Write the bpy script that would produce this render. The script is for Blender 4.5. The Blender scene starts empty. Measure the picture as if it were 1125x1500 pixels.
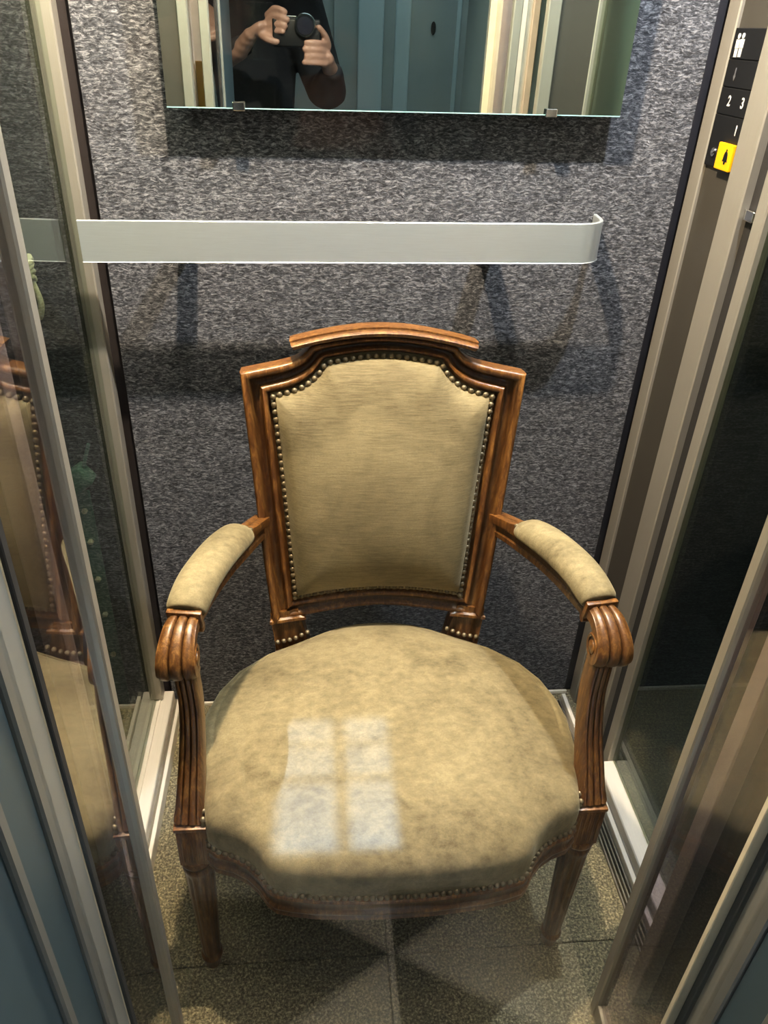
import bpy, bmesh, math, random
from mathutils import Vector, Matrix
random.seed(7)
PI = math.pi
S = bpy.context.scene
COL = S.collection

# ------------------------------------------------------------------ helpers
ORG = {}
def V(*a): return Vector(a)

def tag(o, label, cat=None, group=None, kind=None):
    if label: o['label'] = label
    if cat: o['category'] = cat
    if group: o['group'] = group
    if kind: o['kind'] = kind
    return o

def empty(name, loc, label, cat, group=None, kind=None):
    o = bpy.data.objects.new(name, None); COL.objects.link(o)
    o.location = loc; o.empty_display_size = .05
    ORG[o.name] = Vector(loc)
    return tag(o, label, cat, group, kind)

def obj(name, bm, m, parent=None, smooth=None, loc=None):
    """bm holds world coordinates; the mesh is stored relative to its thing."""
    bmesh.ops.recalc_face_normals(bm, faces=bm.faces)
    org = ORG[parent.name] if parent else (Vector(loc) if loc else Vector((0, 0, 0)))
    bmesh.ops.translate(bm, vec=-org, verts=bm.verts)
    me = bpy.data.meshes.new(name); bm.to_mesh(me); bm.free()
    o = bpy.data.objects.new(name, me); COL.objects.link(o)
    me.materials.append(m)
    if parent: o.parent = parent
    else: o.location = org
    ORG[o.name] = org
    if smooth is not None:
        for p in me.polygons: p.use_smooth = True
        if smooth < 180:
            me.set_sharp_from_angle(angle=math.radians(smooth))
    return o

def box(bm, lo, hi, bev=0.0, seg=2):
    lo = Vector(lo); hi = Vector(hi)
    t = bmesh.new()
    bmesh.ops.create_cube(t, size=1)
    for v in t.verts:
        v.co = Vector([(lo[i]+hi[i])/2 + v.co[i]*(hi[i]-lo[i]) for i in range(3)])
    if bev: bmesh.ops.bevel(t, geom=t.edges[:], offset=bev, segments=seg, affect='EDGES', profile=.5)
    merge(bm, t)

def merge(bm, t, mat=None):
    if mat: bmesh.ops.transform(t, matrix=mat, verts=t.verts)
    mp = {v: bm.verts.new(v.co) for v in t.verts}
    for f in t.faces:
        try: bm.faces.new([mp[v] for v in f.verts])
        except ValueError: pass
    t.free()

def rings(bm, rs, closed=True, cap0=True, cap1=True, loop=False):
    vs = [[bm.verts.new(p) for p in r] for r in rs]
    n = len(vs[0])
    pairs = list(zip(vs[:-1], vs[1:])) + ([(vs[-1], vs[0])] if loop else [])
    for a, b in pairs:
        for i in range(n if closed else n-1):
            j = (i+1) % n
            bm.faces.new((a[i], a[j], b[j], b[i]))
    if not loop:
        if cap0: bm.faces.new(vs[0][::-1])
        if cap1: bm.faces.new(vs[-1])
    return vs

def catmull(pts, n=6):
    pts = [Vector(p) for p in pts]; out = []
    P = [pts[0]*2-pts[1]] + pts + [pts[-1]*2-pts[-2]]
    for i in range(1, len(P)-2):
        a, b, c, d = P[i-1], P[i], P[i+1], P[i+2]
        for k in range(n):
            t = k/n
            out.append(.5*((2*b)+(c-a)*t+(2*a-5*b+4*c-d)*t*t+(3*b-a-3*c+d)*t**3))
    out.append(pts[-1]); return out

def sweep(bm, path, side, prof, caps=True, cl=True):
    """prof(t)->[(a,b)..]: a along side vector, b along the normal."""
    rs = []; n = len(path)
    for i, p in enumerate(path):
        tn = (path[min(i+1, n-1)] - path[max(i-1, 0)]).normalized()
        sd = side(i/(n-1)) if callable(side) else Vector(side)
        sd = (sd - tn*sd.dot(tn)).normalized(); nm = tn.cross(sd)
        rs.append([p + sd*a + nm*b for a, b in prof(i/(n-1))])
    rings(bm, rs, cl, caps, caps)

def tube(bm, path, r, n=12, side=(0.123, .3, .9)):
    rr = r if callable(r) else (lambda t: r)
    sweep(bm, path, side, lambda t: [(rr(t)*math.cos(2*PI*k/n), rr(t)*math.sin(2*PI*k/n)) for k in range(n)])

def lathe(bm, prof, center, axis='z', n=32, flute=0, fd=0.0, frange=(0, 0)):
    """prof: list of (r, h)."""
    rs = []
    for r, h in prof:
        ring = []
        for k in range(n):
            a = 2*PI*k/n; q = r
            if flute and frange[0] <= h <= frange[1]:
                q = r - fd*max(0, math.cos(a*flute))**.6 if math.cos(a*flute) > 0 else r
            c, s = q*math.cos(a), q*math.sin(a)
            p = {'z': (c, s, h), 'y': (c, h, s), 'x': (h, c, s)}[axis]
            ring.append(Vector(center)+Vector(p))
        rs.append(ring)
    rings(bm, rs)

# ------------------------------------------------------------------ materials
class NT:
    def __init__(s, name):
        s.m = bpy.data.materials.new(name); s.m.use_nodes = True
        s.t = s.m.node_tree; s.t.nodes.clear()
        s.out = s.n('ShaderNodeOutputMaterial')
    def n(s, typ, **kw):
        nd = s.t.nodes.new(typ)
        for k, v in kw.items():
            if k == 'ins':
                for a, b in v.items():
                    if isinstance(b, bpy.types.NodeSocket): s.t.links.new(b, nd.inputs[a])
                    else: nd.inputs[a].default_value = b
            else: setattr(nd, k, v)
        return nd
    def l(s, a, b): s.t.links.new(a, b)
    def coords(s, scale=(1, 1, 1)):
        tc = s.n('ShaderNodeTexCoord')
        mp = s.n('ShaderNodeMapping', ins={'Vector': tc.outputs['Object'], 'Scale': scale})
        return mp.outputs[0]
    def noise(s, scale=(1, 1, 1), sc=10, det=4, rough=.6, dist=0):
        return s.n('ShaderNodeTexNoise', ins={'Vector': s.coords(scale), 'Scale': sc, 'Detail': det, 'Roughness': rough, 'Distortion': dist}).outputs[0]
    def ramp(s, fac, stops):
        r = s.n('ShaderNodeValToRGB', ins={0: fac}); e = r.color_ramp.elements
        while len(e) < len(stops): e.new(.5)
        for i, (p, c) in enumerate(stops):
            e[i].position = p; e[i].color = (*c, 1)
        return r.outputs[0]
    def mix(s, fac, a, b, mode='MIX'):
        m = s.n('ShaderNodeMix', data_type='RGBA', blend_type=mode)
        for i, x in ((0, fac), (6, a), (7, b)):
            if isinstance(x, bpy.types.NodeSocket): s.l(x, m.inputs[i])
            else: m.inputs[i].default_value = x if i == 0 else (*x, 1)
        return m.outputs[2]
    def bsdf(s, col, rough=.5, metal=0, bump=None, bd=.001, bs=.5, **kw):
        b = s.n('ShaderNodeBsdfPrincipled')
        for k, v in (('Base Color', col), ('Roughness', rough), ('Metallic', metal)):
            if isinstance(v, bpy.types.NodeSocket): s.l(v, b.inputs[k])
            else: b.inputs[k].default_value = (*v, 1) if k == 'Base Color' else v
        for k, v in kw.items():
            k = k.replace('_', ' ')
            if isinstance(v, bpy.types.NodeSocket): s.l(v, b.inputs[k])
            else: b.inputs[k].default_value = v
        if bump is not None:
            bp = s.n('ShaderNodeBump', ins={'Height': bump, 'Strength': bs, 'Distance': bd})
            s.l(bp.outputs[0], b.inputs['Normal'])
        s.l(b.outputs[0], s.out.inputs[0]); return s.m

def plain(name, col, rough=.6, metal=0, sc=60, var=.15, bump=.0004):
    t = NT(name); n = t.noise(sc=sc)
    c = t.mix(n, tuple(x*(1-var) for x in col), tuple(min(1, x*(1+var)) for x in col))
    return t.bsdf(c, rough, metal, bump=n, bd=bump, bs=.4)

def mat_wood():
    t = NT('walnut')
    g = t.noise((9, 9, 1.3), 16, 6, .65, .6)
    f = t.noise((40, 40, 3), 22, 3, .6)
    b = t.noise((1, 1, 1), 9, 3, .5)
    c = t.ramp(g, [(.28, (.045, .018, .006)), (.5, (.165, .078, .024)), (.72, (.38, .205, .062))])
    c = t.mix(t.ramp(f, [(.35, (.0, .0, .0)), (.6, (1, 1, 1))]), t.mix(.45, c, (.06, .02, .008)), c)
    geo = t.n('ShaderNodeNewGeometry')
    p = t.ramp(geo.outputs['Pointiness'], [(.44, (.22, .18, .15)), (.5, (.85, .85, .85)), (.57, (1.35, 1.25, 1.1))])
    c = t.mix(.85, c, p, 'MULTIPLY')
    c = t.mix(t.ramp(b, [(.35, (0, 0, 0)), (.7, (1, 1, 1))]), t.mix(.35, c, (.05, .018, .006)), c)
    return t.bsdf(c, .34, bump=f, bd=.0006, bs=.35, Coat_Weight=.25, Coat_Roughness=.25)

def mat_velvet(name, streak=(1, 1, 1), ss=55, lo=(.118, .092, .047), hi=(.305, .250, .142)):
    t = NT(name)
    a = t.noise((1, 1, 1), 7, 4, .6, .5)
    b = t.noise(streak, ss, 5, .75)
    f = t.noise((1, 1, 1), 420, 3, .7)
    c = t.mix(t.ramp(a, [(.38, (0, 0, 0)), (.62, (1, 1, 1))]), lo, hi)
    c2 = t.mix(t.ramp(b, [(.3, (0, 0, 0)), (.7, (1, 1, 1))]), tuple(x*.74 for x in lo), tuple(min(1, x*1.13) for x in hi))
    c = t.mix(.5, c, c2)
    c = t.mix(.35, c, t.ramp(f, [(.3, (.62, .62, .6)), (.7, (1.25, 1.25, 1.2))]), 'MULTIPLY')
    h = t.mix(.5, b, f)
    return t.bsdf(c, .85, bump=h, bd=.0012, bs=.4, Sheen_Weight=.3, Sheen_Roughness=.4, Sheen_Tint=(.9, .8, .55, 1))

def mat_carpet():
    t = NT('wall_felt')
    dst = t.n('ShaderNodeTexNoise', ins={'Vector': t.coords(), 'Scale': 45, 'Detail': 2})
    dst.noise_dimensions = '3D'
    tc = t.n('ShaderNodeTexCoord')
    vadd = t.n('ShaderNodeMix', data_type='VECTOR')
    vadd.inputs[0].default_value = .010
    t.l(tc.outputs['Object'], vadd.inputs[4]); t.l(dst.outputs['Color'], vadd.inputs[5])
    mp = t.n('ShaderNodeMapping', ins={'Vector': vadd.outputs[1], 'Scale': (1, 1, 3.0)})
    n1 = t.n('ShaderNodeTexNoise', ins={'Vector': mp.outputs[0], 'Scale': 125, 'Detail': 5, 'Roughness': .72, 'Distortion': .6}).outputs[0]
    n2 = t.noise((1, 1, 1), 26, 3)
    c = t.ramp(n1, [(.36, (.020, .021, .027)), (.5, (.085, .089, .104)), (.66, (.33, .335, .365))])
    c = t.mix(.5, c, t.ramp(n2, [(.3, (.7, .7, .7)), (.7, (1.2, 1.2, 1.2))]), 'MULTIPLY')
    return t.bsdf(c, .95, bump=n1, bd=.003, bs=.8)

def mat_floor():
    t = NT('speckled_mat')
    v = t.n('ShaderNodeTexVoronoi', ins={'Vector': t.coords(), 'Scale': 210})
    n = t.noise(sc=235, det=4, rough=.75)
    n2 = t.noise(sc=9)
    c = t.ramp(n, [(.36, (.06, .052, .032)), (.5, (.17, .15, .095)), (.65, (.46, .41, .28))])
    c = t.mix(.5, c, t.ramp(v.outputs['Color'], [(.2, (.5, .5, .5)), (.8, (1.3, 1.3, 1.2))]), 'MULTIPLY')
    c = t.mix(.5, c, t.ramp(n2, [(.3, (.75, .75, .75)), (.7, (1.15, 1.15, 1.15))]), 'MULTIPLY')
    return t.bsdf(c, .9, bump=n, bd=.002, bs=.7)

def mat_brushed(name, col, rough=.35, metal=.8, streak=(1, 60, 60), var=.12):
    t = NT(name); n = t.noise(streak, 22, 4, .7)
    c = t.mix(n, tuple(x*(1-var) for x in col), tuple(min(1, x*(1+var)) for x in col))
    return t.bsdf(c, rough, metal, bump=n, bd=.0002, bs=.5)

def mat_glass(name, tint=(.80, .86, .82), boost=1.0, base=.04):
    t = NT(name)
    geo = t.n('ShaderNodeNewGeometry')
    dt = t.n('ShaderNodeVectorMath', operation='DOT_PRODUCT'); t.l(geo.outputs['Normal'], dt.inputs[0]); t.l(geo.outputs['Incoming'], dt.inputs[1])
    ab = t.n('ShaderNodeMath', operation='ABSOLUTE'); t.l(dt.outputs['Value'], ab.inputs[0])
    om = t.n('ShaderNodeMath', operation='SUBTRACT'); om.inputs[0].default_value = 1; t.l(ab.outputs[0], om.inputs[1])
    pw = t.n('ShaderNodeMath', operation='POWER'); t.l(om.outputs[0], pw.inputs[0]); pw.inputs[1].default_value = 5
    ml = t.n('ShaderNodeMath', operation='MULTIPLY_ADD'); t.l(pw.outputs[0], ml.inputs[0])
    ml.inputs[1].default_value = .96*boost; ml.inputs[2].default_value = base*boost; ml.use_clamp = True
    tr = t.n('ShaderNodeBsdfTransparent', ins={'Color': (*tint, 1)})
    gl = t.n('ShaderNodeBsdfGlossy', ins={'Roughness': 0.0, 'Color': (.95, .97, .95, 1)})
    mx = t.n('ShaderNodeMixShader'); t.l(ml.outputs[0], mx.inputs[0]); t.l(tr.outputs[0], mx.inputs[1]); t.l(gl.outputs[0], mx.inputs[2])
    t.l(mx.outputs[0], t.out.inputs[0]); return t.m

def mat_mirror():
    t = NT('mirror_silver')
    n = t.noise(sc=4)
    c = t.mix(n, (.70, .80, .78), (.74, .82, .80))
    g = t.n('ShaderNodeBsdfGlossy', ins={'Color': c, 'Roughness': 0.0}); t.l(g.outputs[0], t.out.inputs[0]); return t.m

def mat_emit(name, col, st):
    t = NT(name); e = t.n('ShaderNodeEmission', ins={'Color': (*col, 1), 'Strength': st}); t.l(e.outputs[0], t.out.inputs[0]); return t.m

def mat_star():
    """marble hall floor laid as a star of alternating triangles"""
    t = NT('star_marble'); tc = t.n('ShaderNodeTexCoord')
    sp = t.n('ShaderNodeSeparateXYZ'); t.l(tc.outputs['Object'], sp.inputs[0])
    def mth(op, a, b=None, c=None):
        m = t.n('ShaderNodeMath', operation=op)
        for i, x in enumerate((a, b, c)):
            if x is None: continue
            if isinstance(x, bpy.types.NodeSocket): t.l(x, m.inputs[i])
            else: m.inputs[i].default_value = x
        return m.outputs[0]
    # star centres repeat every 0.9 m; nearest one sits at (0.13, 0.10)
    x = mth('SUBTRACT', mth('MODULO', mth('ADD', sp.outputs[0], 9.0-.13+.45), .9), .45)
    y = mth('SUBTRACT', mth('MODULO', mth('ADD', sp.outputs[1], 9.0-.10+.45), .9), .45)
    an = mth('ADD', mth('ARCTAN2', y, x), PI/6*11+PI*2)
    k = mth('MODULO', mth('FLOOR', mth('DIVIDE', an, PI/3)), 2.0)
    n = t.noise(sc=14, det=6, rough=.7, dist=1.5)
    lt = t.ramp(n, [(.3, (.42, .38, .34)), (.7, (.55, .52, .48))])
    dk = t.ramp(n, [(.3, (.03, .035, .04)), (.7, (.10, .10, .10))])
    inside = mth('GREATER_THAN', sp.outputs[1], -.02)
    md = t.ramp(n, [(.3, (.38, .38, .375)), (.7, (.46, .455, .45))])
    return t.bsdf(t.mix(inside, md, t.mix(k, dk, lt)), .35)

M = dict(
    wood=mat_wood(),
    velvet=mat_velvet('olive_velvet_seat', (1, 1.6, 1)),
    velvet_back=mat_velvet('olive_velvet_back', (.3, 1, 5), 110),
    carpet=mat_carpet(), floor=mat_floor(),
    rail=mat_brushed('brushed_steel', (.64, .69, .72), .33, .65, (1.2, 50, 50)),
    post=mat_brushed('champagne_aluminium', (.38, .355, .31), .42, .5, (60, 60, 1)),
    sill=mat_brushed('pale_aluminium', (.84, .80, .73), .45, .35, (60, 1, 60)),
    sill_dark=mat_brushed('ribbed_aluminium', (.26, .24, .20), .45, .6, (60, 1, 60)),
    bronze=mat_brushed('bronze_panel', (.095, .086, .074), .55, .5, (1, 1, 1), .06),
    black=plain('black_plastic', (.005, .005, .006), .5),
    rubber=plain('dark_rubber', (.02, .018, .018), .8),
    recess=plain('recess_dark', (.035, .030, .034), .8),
    shaft=plain('shaft_dark', (.030, .030, .026), .9, sc=6, var=.4),
    green=plain('green_paint', (.10, .20, .16), .5),
    mesh=plain('green_wire', (.05, .10, .09), .5),
    white=plain('printed_white', (.55, .55, .54), .5),
    grey_print=plain('printed_grey', (.10, .10, .11), .5),
    yellow=plain('yellow_plastic', (.80, .42, .004), .35, var=.03),
    nail=plain('antique_brass', (.21, .17, .11), .5, .7, sc=200),
    brass=plain('polished_brass', (.62, .42, .13), .3, .9, sc=40),
    chrome=plain('chrome_clip', (.75, .75, .75), .12, 1.0, var=.03, bump=0),
    cream=plain('cream_paint', (.62, .55, .42), .5, sc=30, var=.18),
    teal=plain('teal_paint', (.42, .475, .47), .6, sc=3, var=.12),
    teal_lt=plain('pale_teal_paint', (.58, .70, .73), .6, sc=3, var=.1),
    blue=plain('blue_grey_paint', (.085, .125, .15), .42, sc=8, var=.12),
    grey=plain('grey_paint', (.22, .215, .20), .4, sc=12, var=.1),
    ceil=plain('ceiling_white', (.35, .35, .34), .7, sc=4, var=.05),
    star=mat_star(), mirror=mat_mirror(),
    glass=mat_glass('cabin_glass', (.78, .83, .76), 1.35),
    leaf=mat_glass('door_side_glass', (.86, .80, .84), 1.7),
    pane=mat_glass('door_glass', (.98, .985, .99), 1.2, .011),
    rope=plain('jute_rope', (.62, .55, .40), .9, sc=300, var=.4, bump=.001),
    coat=plain('dark_wool', (.014, .016, .022), .9, sc=200, var=.3),
    denim=plain('dark_denim', (.03, .035, .05), .9, sc=300, var=.3),
    skin=plain('skin', (.30, .175, .135), .5, sc=30, var=.1),
    hair=plain('dark_hair', (.03, .02, .015), .6, sc=300, var=.4),
    lens=plain('lens_glass', (.02, .02, .03), .03, var=0, bump=0),
)

# ------------------------------------------------------------------ cabin shell
XL, XR, YB, YF, ZC = -.345, .62, 1.30, .60, 2.15
def sbox(name, lo, hi, m, label, cat, parent=None, bev=0):
    bm = bmesh.new(); box(bm, lo, hi, bev)
    o = obj(name, bm, M[m], parent)
    if not parent: tag(o, label, cat, kind='structure')
    return o

# floor of the cabin: mat laid in tiles with fine seams
bm = bmesh.new()
xs = [XL-.10, .118, XR+.06]; ys = [.405, .705, 1.31]
for i in range(2):
    for j in range(2):
        box(bm, (xs[i]+.0008, ys[j]+.0008, -.02), (xs[i+1]-.0008, ys[j+1]-.0008, 0), .0015, 1)
tag(obj('floor', bm, M['floor']), 'speckled olive grey mat tiles covering the lift cabin floor', 'floor', kind='structure')
sbox('floor_base', (-1.0, .40, -.05), (1.2, 1.6, -.0205), 'recess', 'dark base beneath the cabin floor mat', 'floor')

# back wall of grey felt between two recessed strips
wb = empty('wall_back', (0, YB, 0), 'grey speckled felt back wall of the lift cabin', 'wall', kind='structure')
bm = bmesh.new(); box(bm, (-.327, YB, .012), (.600, YB+.03, ZC)); obj('felt_panel', bm, M['carpet'], wb)
bm = bmesh.new(); box(bm, (-.40, YB+.012, 0), (-.3275, YB+.03, ZC)); box(bm, (.6005, YB+.012, 0), (.68, YB+.03, ZC)); obj('recess_strip', bm, M['recess'], wb)  # near-black strips paint in the shade of the gaps beside the felt
bm = bmesh.new(); box(bm, (-.33, YB-.006, 0), (.605, YB, .010), .001, 1); obj('base_strip', bm, M['sill'], wb)

# left wall: sill, corner post, glass, front post
wl = empty('wall_left', (XL, YF, 0), 'glass left wall of the lift cabin in champagne aluminium frame', 'wall', kind='structure')
bm = bmesh.new(); box(bm, (-.362, YF+.01, .05), (-.356, 1.285, ZC)); obj('glass_pane', bm, M['glass'], wl)
bm = bmesh.new(); box(bm, (-.364, 1.268, .05), (XL+.003, 1.298, ZC), .002, 1); obj('corner_post', bm, M['post'], wl)
bm = bmesh.new(); box(bm, (-.366, YF, 0), (-.345, YF+.022, ZC), .002, 1); obj('front_post', bm, M['post'], wl)
bm = bmesh.new()
box(bm, (-.372, .625, .0), (-.322, 1.30, .048), .002, 1)
box(bm, (-.350, .625, .048), (-.347, 1.27, .052)); 
obj('sill', bm, M['sill'], wl)
bm = bmesh.new(); box(bm, (-.322, .625, .0), (-.314, 1.30, .020)); obj('sill_groove', bm, M['sill_dark'], wl)
bm = bmesh.new(); box(bm, (-.314, .625, .0), (-.306, 1.30, .034), .001, 1); obj('sill_lip', bm, M['sill'], wl)

# right wall
wr = empty('wall_right', (XR, YF, 0), 'right wall of the lift cabin with bronze strip and glass', 'wall', kind='structure')
bm = bmesh.new(); box(bm, (XR-.006, 1.262, .0), (XR+.02, 1.299, ZC), .002, 1); obj('corner_post', bm, M['post'], wr)
bm = bmesh.new(); box(bm, (XR, 1.168, .0), (XR+.02, 1.262, ZC)); obj('bronze_panel', bm, M['bronze'], wr)
bm = bmesh.new(); box(bm, (XR-.008, 1.112, .0), (XR+.02, 1.168, ZC), .002, 1); obj('middle_post', bm, M['post'], wr)
bm = bmesh.new(); box(bm, (XR+.006, 1.080, .0), (XR+.02, 1.112, ZC)); obj('gasket', bm, M['rubber'], wr)
bm = bmesh.new(); box(bm, (XR-.002, 1.052, .0), (XR+.02, 1.080, ZC), .002, 1); obj('glass_post', bm, M['post'], wr)
bm = bmesh.new(); box(bm, (XR+.008, YF+.01, .05), (XR+.014, 1.052, ZC)); obj('glass_pane', bm, M['glass'], wr)
bm = bmesh.new(); box(bm, (XR, YF, 0), (XR+.022, YF+.022, ZC), .002, 1); obj('front_post', bm, M['post'], wr)
bm = bmesh.new()
box(bm, (.596, .625, 0), (.634, 1.052, .048), .002, 1)
obj('sill', bm, M['sill'], wr)
bm = bmesh.new(); box(bm, (.588, .625, 0), (.596, 1.262, .022)); obj('sill_groove', bm, M['sill_dark'], wr)
bm = bmesh.new(); box(bm, (.579, .625, 0), (.588, 1.262, .034), .001, 1); obj('sill_lip', bm, M['sill'], wr)
bm = bmesh.new()
for k in range(4): box(bm, (.557+k*.0057, .625, 0), (.5605+k*.0057, 1.262, .006+.004*k), .0008, 1)
obj('ribbed_strip', bm, M['sill_dark'], wr)
bm = bmesh.new(); box(bm, (XR-.002, 1.083, 1.135), (XR+.006, 1.109, 1.150), .001, 1); obj('clip', bm, M['chrome'], wr)  # added metal block standing in for a highlight in the gap

# front panels of the cabin beside the opening
for nm, a, b, c in (('wall_front_left', -.345, -.268, -.247), ('wall_front_right', .62, .540, .512)):
    w = empty(nm, (a, YF, 0), 'narrow dark bronze front panel at the %s of the cabin opening' % nm.split('_')[-1], 'wall', kind='structure')
    bm = bmesh.new(); box(bm, (min(a, b), YF, 0), (max(a, b), YF+.02, ZC)); obj('bronze_panel', bm, M['bronze'], w)
    bm = bmesh.new(); box(bm, (min(b, c), YF-.004, 0), (max(b, c), YF+.024, ZC), .002, 1); obj('edge_post', bm, M['post'], w)

sbox('ceiling', (-.42, .44, ZC), (.72, 1.36, ZC+.03), 'ceil', 'white ceiling panel above the lift cabin', 'ceiling')

# angled glass returns from the opening to the landing frame
def ret(nm, far, near, label, lean):
    w = empty(nm, (far[0], far[1], 0), label, 'door')
    d = (Vector((*near, 0))-Vector((*far, 0))).normalized(); s = Vector((-d.y, d.x, 0))
    def prism(a, b, wd, z0, z1, bev=0):
        t = bmesh.new(); A = Vector((*far, 0))+d*a; B = Vector((*far, 0))+d*b
        rings(t, [[p+Vector((0, 0, z)) for p in (A-s*wd, A+s*wd, B+s*wd, B-s*wd)] for z in (z0, z1)])
        if bev: bmesh.ops.bevel(t, geom=t.edges[:], offset=bev, segments=1, affect='EDGES')
        return t
    L = (Vector((*near, 0))-Vector((*far, 0))).length
    obj('stile', prism(-.008, .010, .010, 0.001, ZC-.01, .002), M['post'], w)
    obj('stile', prism(L-.010, L, .006, 0.001, ZC-.01, .001), M['rubber'], w)
    obj('bottom_rail', prism(.010, L-.010, .008, 0.001, .04, .001), M['post'], w)
    g = prism(.010, L-.010, .003, .04, ZC-.01); obj('glass_pane', g, M['leaf'], w)
    for v in w.children[0].data.vertices: v.co.x += lean*(v.co.z-.1)
    return w
ret('door_leaf', (-.2165, .590), (-.2092, .432), 'slim reflective glass door leaf at the left side of the opening', -.010).name = 'door_leaf'
ret('door_leaf', (.452, .592), (.441, .420), 'slim reflective glass door leaf at the right side of the opening', .005)

# ------------------------------------------------------------------ landing door frame, hall
def jamb(nm, x, sgn, label):
    w = empty(nm, (x, .2, 0), label, 'door frame', kind='structure')
    def b(n, x0, x1, y0, y1, m, bev=.001):
        bm = bmesh.new(); a, c = sorted((x+sgn*x0, x+sgn*x1)); box(bm, (a, y0, 0), (c, y1, 2.3), bev, 1); return obj(n, bm, M[m], w)
    b('reveal', .004, .085, .02, .388, 'blue')
    b('outer_strip', .0, .085, .3885, .430, 'grey', .002)
    b('bead', -.001, .010, .330, .342, 'grey', .002)
    b('cabin_face', (-.016 if sgn > 0 else .0005), .083, .4305, .438, 'cream')
    b('moulding', .055, .070, .438, .446, 'cream', .002)
    b('moulding', .083, .10, .4305, .446, 'cream', .002)
    return w
jl = jamb('door_1', -.206, -1, 'left jamb of landing door, blue grey with cream inner face')
jr = jamb('door_2', .441, 1, 'right jamb of landing door, grey with cream inner face')
bm = bmesh.new(); box(bm, (-.206, .400, .002), (.440, .406, 2.19)); gp = tag(obj('door_glass', bm, M['pane'], loc=(.118, .403, 0)), 'large clear glass of the landing door in front of the cabin', 'glass')
# hinge: brass leaves and knuckle on the left jamb
hg = jl
bm = bmesh.new(); box(bm, (-.2425, .4386, 1.05), (-.209, .4415, 1.263), .001, 1); hg2 = obj('hinge_leaf', bm, M['brass'], hg)
bm = bmesh.new(); box(bm, (-.259, .4465, 1.05), (-.243, .4495, 1.265), .001, 1); obj('hinge_leaf', bm, M['brass'], hg)
bm = bmesh.new(); lathe(bm, [(.0035, 1.05), (.0035, 1.26), (.001, 1.264)], (-.241, .4455, 0), n=12); obj('hinge_knuckle', bm, M['brass'], hg)
for z in (1.235, 1.21, 1.185, 1.16, 1.10):
    bm = bmesh.new(); lathe(bm, [(.0030, 0), (.0030, .0006)], (-.214+.002*math.sin(z*90), .4415, z), 'y', 10); obj('hinge_screw', bm, M['rubber'], hg2)

sbox('floor_hall', (-1.1, -1.62, -.03), (1.1, .399, 0.0), 'star', 'star patterned marble floor of the landing', 'floor')
sbox('trim_1', (-.2055, .3995, 0.0), (.44, .4045, .002), 'sill_dark', 'thin metal threshold under the landing door glass', 'threshold')
sbox('ceiling_hall', (-1.1, -1.62, 2.6), (1.1, .40, 2.63), 'ceil', 'white ceiling of the landing', 'ceiling')
sbox('wall_hall_left', (-1.13, -1.62, 0), (-1.10, .44, 2.6), 'teal', 'teal side wall of the landing on the left', 'wall')
# landing wall around the door
bm = bmesh.new(); box(bm, (-1.10, .385, 0), (-.306, .43, 2.6)); box(bm, (.542, .385, 0), (1.1, .43, 2.6)); box(bm, (-.306, .385, 2.31), (.542, .43, 2.6))
tag(obj('wall_front', bm, M['teal']), 'teal landing wall around the lift door', 'wall', kind='structure')
# right hall wall with an added muntined window, unseen, shaping the sun patch
WY0, WY1, WZ0, WZ1 = -.435, -.100, 1.118, 1.445
bm = bmesh.new(); X0, X1 = 1.10, 1.13
box(bm, (X0, -1.62, 0), (X1, WY0, 2.6)); box(bm, (X0, WY1, 0), (X1, .44, 2.6))
box(bm, (X0, WY0, 0), (X1, WY1, WZ0)); box(bm, (X0, WY0, WZ1), (X1, WY1, 2.6))
tag(obj('wall_hall_right', bm, M['teal']), 'teal side wall of the landing with an added window opening', 'wall', kind='structure')
wn = empty('sun_patch_window', (1.115, -.27, WZ0), 'small added muntined window, unseen, shaping the sun patch on the landing floor', 'window', kind='structure')
bm = bmesh.new()
box(bm, (1.110, -.275, WZ0), (1.120, -.262, WZ1)); box(bm, (1.110, WY0, 1.26), (1.120, WY1, 1.275)); box(bm, (1.110, -.365, WZ0), (1.120, -.357, WZ1))
obj('muntins', bm, M['cream'], wn)
# hall back wall with pilaster and door seen in the mirror
sbox('wall_hall_back', (-1.1, -1.65, 0), (1.1, -1.62, 2.6), 'teal', 'teal rear wall of the landing seen in the mirror', 'wall')
dr = empty('door_3', (.40, -1.62, 0), 'teal panelled landing door with dark keyhole plate seen in the mirror', 'door', kind='structure')
bm = bmesh.new(); box(bm, (.12, -1.62, 0), (1.0, -1.59, 2.1), .003); obj('door_panel', bm, M['teal'], dr)
bm = bmesh.new(); box(bm, (.23, -1.62, 0), (.345, -1.56, 2.2), .006); obj('pale_post', bm, M['teal_lt'], dr)
bm = bmesh.new(); box(bm, (.40, -1.60, .2), (.47, -1.578, 2.0), .006); box(bm, (.68, -1.60, .2), (.70, -1.58, 2.0), .004); obj('moulding', bm, M['teal_lt'], dr)
bm = bmesh.new(); lathe(bm, [(.014, 0), (.014, .004), (.006, .007)], (0, 0, 0), 'y', 24)
for v in bm.verts: v.co = Vector((.575+v.co.x*.8, -1.589+v.co.y, 1.35+v.co.z*1.9))
obj('keyhole_plate', bm, M['black'], dr, 40)

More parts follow.
